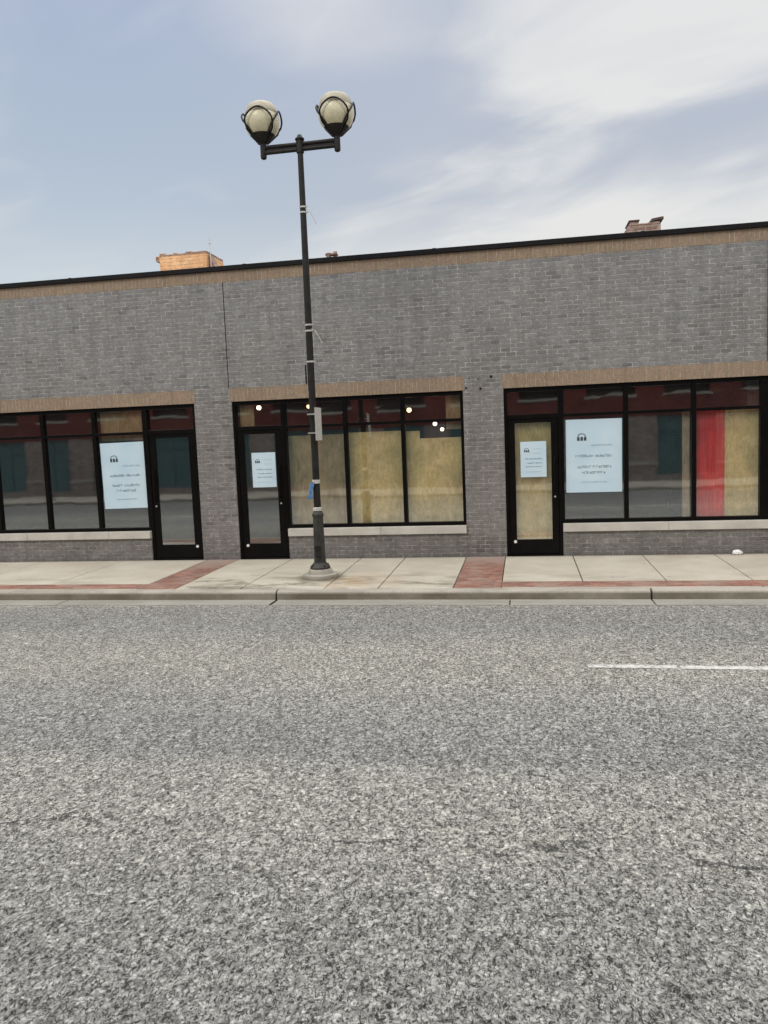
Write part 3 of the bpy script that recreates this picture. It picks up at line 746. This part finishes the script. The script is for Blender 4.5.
# blue sticker tag flapping left of the pole
t = thing('tag', (LX, LY, 1.18), 'torn blue and white tag flapping from the lamp post at waist height', 'tag')
bm = B(); vs = []
for j in range(5):
    z = 1.36 - j * 0.058
    vs.append([bm.verts.new((LX - 0.012 - i * 0.034 - 0.010 * j + .006 * math.sin(j * 2 + i), LY - 0.066 - 0.012 * math.sin(i * 1.6 + j), z - i * 0.010)) for i in range(3)])
for a, b in zip(vs, vs[1:]):
    for i in range(2): bm.faces.new((a[i], a[i + 1], b[i + 1], b[i]))
obj('film', bm, M['blue'], t)
bm = B(); lathe(bm, [(.050, 1.335), (.055, 1.337), (.055, 1.385), (.050, 1.387)], LX, LY, 16); obj('band', bm, M['tape'], t, True)
# crumpled paper by the wall
bm = B(); bmesh.ops.create_icosphere(bm, subdivisions=3, radius=0.055)
for v in bm.verts: v.co *= random.uniform(0.8, 1.12); v.co.z *= 0.7; v.co.x *= 1.25
bmesh.ops.translate(bm, verts=bm.verts, vec=(3.09, -0.10, 0.037)); props(obj('crumpled_paper', bm, M['paper'], loc=(3.09, -0.10, 0)), 'crumpled white paper on the sidewalk against the right wall', 'litter')

# ------------------------------------------------------------------ neighbours on the same side
def plain_building(name, x0, x1, h, mat, label, wins):
    t = thing(name, ((x0 + x1) / 2, 0, 0), label, 'building')
    bm = B(); y0 = -0.03
    xs = [x0] + [v for w in wins for v in w[:2]] + [x1]
    for i in range(0, len(xs), 2): box(bm, xs[i], xs[i + 1], y0, 0.3, -0.05, h)
    for a, b, z0, z1 in wins: box(bm, a, b, y0 + .001, 0.3, z1, h - .001); box(bm, a, b, y0 + .001, 0.3, -0.05, z0)
    box(bm, x0, x1, 0.3, 12, -0.05, h - 0.3)
    obj('wall', bm, mat, t)
    bm = B(); box(bm, x0 - 0.01, x1 + 0.01, y0 - 0.04, 0.34, h, h + 0.075, 0.005); obj('coping', bm, M['coping'], t)
    for a, b, z0, z1 in wins:
        bm = B()
        box(bm, a, b, 0.06, 0.12, z0, z0 + .06); box(bm, a, b, 0.06, 0.12, z1 - .06, z1)
        n = max(1, round((b - a) / 1.1))
        for i in range(n + 1): c = a + (b - a) * i / n; box(bm, max(a, c - .03), min(b, c + .03), 0.062, 0.118, z0 + .06, z1 - .06)
        w = obj('window', bm, M['black'], t)
        bm = B(); bm.faces.new([bm.verts.new(p) for p in ((a, .10, z0), (b, .10, z0), (b, .10, z1), (a, .10, z1))]); obj('pane', bm, M['glass'], w)
        bm = B(); box(bm, a, b, y0 - .03, .05, z0 - .09, z0 - .002); obj('sill', bm, M['sill'], w)
plain_building('brick_building', 3.63, 12.0, 4.62, M['redbrick'], 'dark red brick building joining the grey storefront at its right end', [(4.6, 7.6, .6, 2.6), (8.4, 11.2, .6, 2.6)])
plain_building('brick_building', -28.0, -15.93, 5.2, M['greybrick'], 'brown brick building beyond the left end of the grey storefront', [(-27, -23.5, .6, 2.7), (-22.5, -17.2, .6, 2.7)])

# ------------------------------------------------------------------ building across the street (seen mirrored in the shop glass)
op = thing('storefront_building', (-6, OPY, 0), 'two-storey red brick building with teal shopfronts across the street, mirrored in the glass', 'building')
bmg, bmr = B(), B()
x0o, x1o, per, ww = -44.0, 26.0, 2.42, 1.45
n = int((x1o - x0o) / per)
cen = [3.05 + per * k for k in range(-19, 10)]
cen = [c + (0.6 if c < -8 else 0.0) for c in cen]
a = x0o
for c in cen:
    l, r_ = c - ww / 2, c + ww / 2
    if l < a: continue
    box(bmg, a, l, OPY - 0.3, OPY, -0.1, 2.25); box(bmr, a, l, OPY - 0.3, OPY + 0.02, 3.0, 4.5)
    box(bmg, l, r_, OPY - 0.3, OPY - 0.002, -0.1, 0.22)
    a = r_
box(bmg, a, x1o, OPY - 0.3, OPY, -0.1, 2.25); box(bmr, a, x1o, OPY - 0.3, OPY + 0.02, 3.0, 4.5)
box(bmr, x0o, x1o, OPY - 0.3, OPY + 0.02, 2.25, 3.0); box(bmr, x0o, x1o, OPY - 0.3, OPY + 0.02, 4.5, 6.6)
box(bmr, x0o, x1o, OPY - 12, OPY - 0.9, -0.1, 6.5)
obj('pier', bmg, M['greybrick'], op); obj('wall', bmr, M['redbrick'], op)
bm = B(); box(bm, x0o, x1o, OPY - 0.32, OPY + 0.08, 6.6, 6.75); obj('coping', bm, M['sill'], op)
for c in cen:
    l, r_ = c - ww / 2, c + ww / 2
    bm = B()
    for q in (l, c - .025, r_ - .05): box(bm, q, q + .05, OPY - .12, OPY - .05, .22, 2.25)
    for z in (.22, 1.72, 2.19): box(bm, l + .05, r_ - .05, OPY - .118, OPY - .052, z, z + .06)
    w = obj('shop_window', bm, M['tealframe'], op)
    bm = B(); bm.faces.new([bm.verts.new(p) for p in ((l, OPY - .085, .22), (r_, OPY - .085, .22), (r_, OPY - .085, 2.25), (l, OPY - .085, 2.25))]); obj('pane', bm, M['tealframe'], w)
    bm = B()
    for q in (l, r_ - .05): box(bm, q, q + .05, OPY - .14, OPY - .06, 3.0, 4.5)
    box(bm, l + .05, r_ - .05, OPY - .138, OPY - .062, 3.7, 3.76)
    w = obj('window', bm, M['black'], op)
    bm = B(); bm.faces.new([bm.verts.new(p) for p in ((l, OPY - .1, 3.0), (r_, OPY - .1, 3.0), (r_, OPY - .1, 4.5), (l, OPY - .1, 4.5))]); obj('pane', bm, M['hole'], w)
    bm = B(); box(bm, l - .06, r_ + .06, OPY - .1, OPY + .06, 2.91, 2.998, .004); obj('sill', bm, M['gutter'], w)
bm = B()
a = x0o
for c in cen:
    if c - ww / 2 > a: box(bm, a + .002, c - ww / 2 - .002, OPY - .05, OPY + .03, .56, .66)
    a = c + ww / 2
obj('ledge', bm, M['gutter'], op)
lamp(-17.25, -13.9, 'tall black twin-globe street lamp on the opposite sidewalk, mirrored in the left window')

# ------------------------------------------------------------------ sky, sun
w = bpy.data.worlds.new('World'); SC.world = w; w.use_nodes = True
t = NT(w.node_tree); bg = w.node_tree.nodes['Background']
sky = t.new('ShaderNodeTexSky', sky_type='NISHITA'); sky.sun_disc = False
SUN_EL, SUN_AZ = 42.0, 212.0
sky.sun_elevation = R(SUN_EL); sky.sun_rotation = R(SUN_AZ); sky.altitude = 200; sky.air_density = 1.2; sky.dust_density = 2.5; sky.ozone_density = 2.0
tc = t.new('ShaderNodeTexCoord'); D = tc.outputs['Generated']; s = t.sep(D)
dz = t.math('MAXIMUM', s[2], 0.02)
# flat cloud layer: direction projected to a plane overhead
den = t.math('ADD', dz, 0.12)
px, py = t.math('DIVIDE', s[0], den), t.math('DIVIDE', s[1], den)
# streak frame
ang = R(-30)
u = t.math('ADD', t.math('MULTIPLY', px, math.cos(ang)), t.math('MULTIPLY', py, math.sin(ang)))
v = t.math('SUBTRACT', t.math('MULTIPLY', py, math.cos(ang)), t.math('MULTIPLY', px, math.sin(ang)))
vec = t.comb(t.math('MULTIPLY', u, 0.65), t.math('MULTIPLY', v, 1.25), 0.0)
n1 = t.noise(vec, 1.0, 6, 0.50, 0.9)
n2 = t.noise(t.comb(u, v, 3.3), 0.45, 4, 0.5)
# azimuth measured from the view over the building
azr = t.math('DIVIDE', s[0], t.math('MAXIMUM', t.math('ABSOLUTE', s[1]), 0.05))
nn = t.math('SUBTRACT', n1, 0.5)
n3 = t.math('SUBTRACT', t.noise(vec, 2.6, 5, 0.5, 1.0), 0.5)
jit = t.math('ADD', t.math('MULTIPLY', nn, 0.34), t.math('MULTIPLY', n3, 0.12))
z_ = s[2]
# clear-air colour by height: pale at the roofline, slate blue above, brighter overhead
clear = t.ramp(z_, [(0.0, (0.70, 0.74, 0.76)), (0.17, (0.60, 0.69, 0.75)), (0.24, (0.53, 0.62, 0.71)), (0.33, (0.435, 0.535, 0.665)), (0.46, (0.385, 0.475, 0.66)), (0.62, (0.9, 1.0, 1.15)), (0.8, (1.9, 1.95, 2.0)), (1.0, (2.6, 2.6, 2.65))])
clear = t.mix(0.06, clear, t.mix(1.0, sky.outputs[0], (0.10, 0.10, 0.10), 'MULTIPLY'))
# upper bank to the right of the street lamp
edge = t.math('SUBTRACT', z_, t.math('ADD', 0.315, t.math('MULTIPLY', azr, 0.12)))
up_ = t.math('MULTIPLY', t.smooth(t.math('ADD', edge, jit), -0.07, 0.05), t.smooth(t.math('ADD', azr, t.math('MULTIPLY', jit, 1.6)), -0.20, 0.06))
# low pale bank over the right half of the roof
edge2 = t.math('SUBTRACT', t.math('ADD', 0.262, t.math('MULTIPLY', azr, 0.16)), z_)
lo_ = t.math('MULTIPLY', t.smooth(t.math('ADD', edge2, t.math('MULTIPLY', jit, 0.6)), -0.05, 0.07), t.smooth(azr, -0.60, -0.22))
# small tuft high above the lamp
tu = t.math('ADD', t.math('POWER', t.math('DIVIDE', t.math('ADD', azr, 0.215), 0.15), 2.0), t.math('POWER', t.math('DIVIDE', t.math('SUBTRACT', z_, 0.455), 0.05), 2.0))
tuft = t.math('MULTIPLY', t.smooth(t.math('ADD', tu, t.math('MULTIPLY', jit, -9.0)), 2.2, -0.4), 0.62)
wisp = t.math('MULTIPLY', t.smooth(t.math('ADD', n1, n3), 0.42, 0.85), 0.30)
grey = t.math('ADD', 0.28, t.math('MULTIPLY', t.smooth(azr, -0.55, 0.0), 0.55))
col = t.mix(grey, clear, t.ramp(z_, [(0.0, (0.66, 0.68, 0.71)), (0.19, (0.66, 0.68, 0.70)), (0.27, (0.49, 0.53, 0.61)), (0.5, (0.49, 0.535, 0.63)), (0.8, (1.5, 1.5, 1.5)), (1.0, (2.4, 2.4, 2.4))]))
white = t.ramp(z_, [(0.0, (0.84, 0.84, 0.815)), (0.22, (0.80, 0.80, 0.79)), (0.46, (0.77, 0.775, 0.785)), (0.7, (1.5, 1.5, 1.5)), (1.0, (3.0, 3.0, 3.0))])
cl = t.math('MAXIMUM', t.math('MAXIMUM', up_, lo_), t.math('MAXIMUM', tuft, wisp))
var_ = t.math('ADD', 0.82, t.math('ADD', t.math('MULTIPLY', n3, 1.1), t.math('MULTIPLY', nn, 0.8)), clamp=True)
col = t.mix(t.math('MULTIPLY', cl, var_), col, white)
back = t.smooth(s[1], 0.1, -0.5)
col = t.mix(t.math('MULTIPLY', back, 0.6), col, (1.35, 1.33, 1.28))
col = t.mix(1.0, col, (10.0, 10.0, 10.0), 'MULTIPLY')
t.l.new(col, bg.inputs['Color']); bg.inputs['Strength'].default_value = 0.1
sd = bpy.data.lights.new('sun', 'SUN'); sd.energy = 1.1; sd.angle = R(25); sd.color = (1.0, 0.93, 0.84)
so = bpy.data.objects.new('sun', sd); COL.objects.link(so)
# sky's rotation runs clockwise from +Y seen from above
az = R(SUN_AZ); dirv = Vector((math.sin(az) * math.cos(R(SUN_EL)), math.cos(az) * math.cos(R(SUN_EL)), math.sin(R(SUN_EL))))
so.rotation_euler = dirv.to_track_quat('Z', 'Y').to_euler(); so.location = dirv * 60

# ------------------------------------------------------------------ camera
F, YAW, PIT, ROL, HC, DC = 779.17, R(10.2792), R(-5.719), R(-2.2844), 1.9882, 12.2485
r = Vector((math.cos(YAW), math.sin(YAW), 0)); f = Vector((-math.sin(YAW), math.cos(YAW), 0)); up = Vector((0, 0, 1))
f2 = math.cos(PIT) * f + math.sin(PIT) * up; u2 = math.cos(PIT) * up - math.sin(PIT) * f
r3 = math.cos(ROL) * r + math.sin(ROL) * u2; u3 = -math.sin(ROL) * r + math.cos(ROL) * u2
cd = bpy.data.cameras.new('camera'); cam = bpy.data.objects.new('camera', cd); COL.objects.link(cam)
mw = Matrix((r3, u3, -f2)).transposed().to_4x4(); mw.translation = Vector((0, -DC, HC)); cam.matrix_world = mw
cd.sensor_fit = 'VERTICAL'; cd.sensor_height = 24.0; cd.lens = F * 24.0 / 1024.0; cd.clip_start = 0.05; cd.clip_end = 3000
SC.camera = cam
SC.view_settings.view_transform = 'Standard'; SC.view_settings.look = 'None'; SC.view_settings.exposure = 0; SC.view_settings.gamma = 1
SC.cycles.sample_clamp_indirect = 8
SC.cycles.max_bounces = 8; SC.cycles.transparent_max_bounces = 12; SC.cycles.use_denoising = True
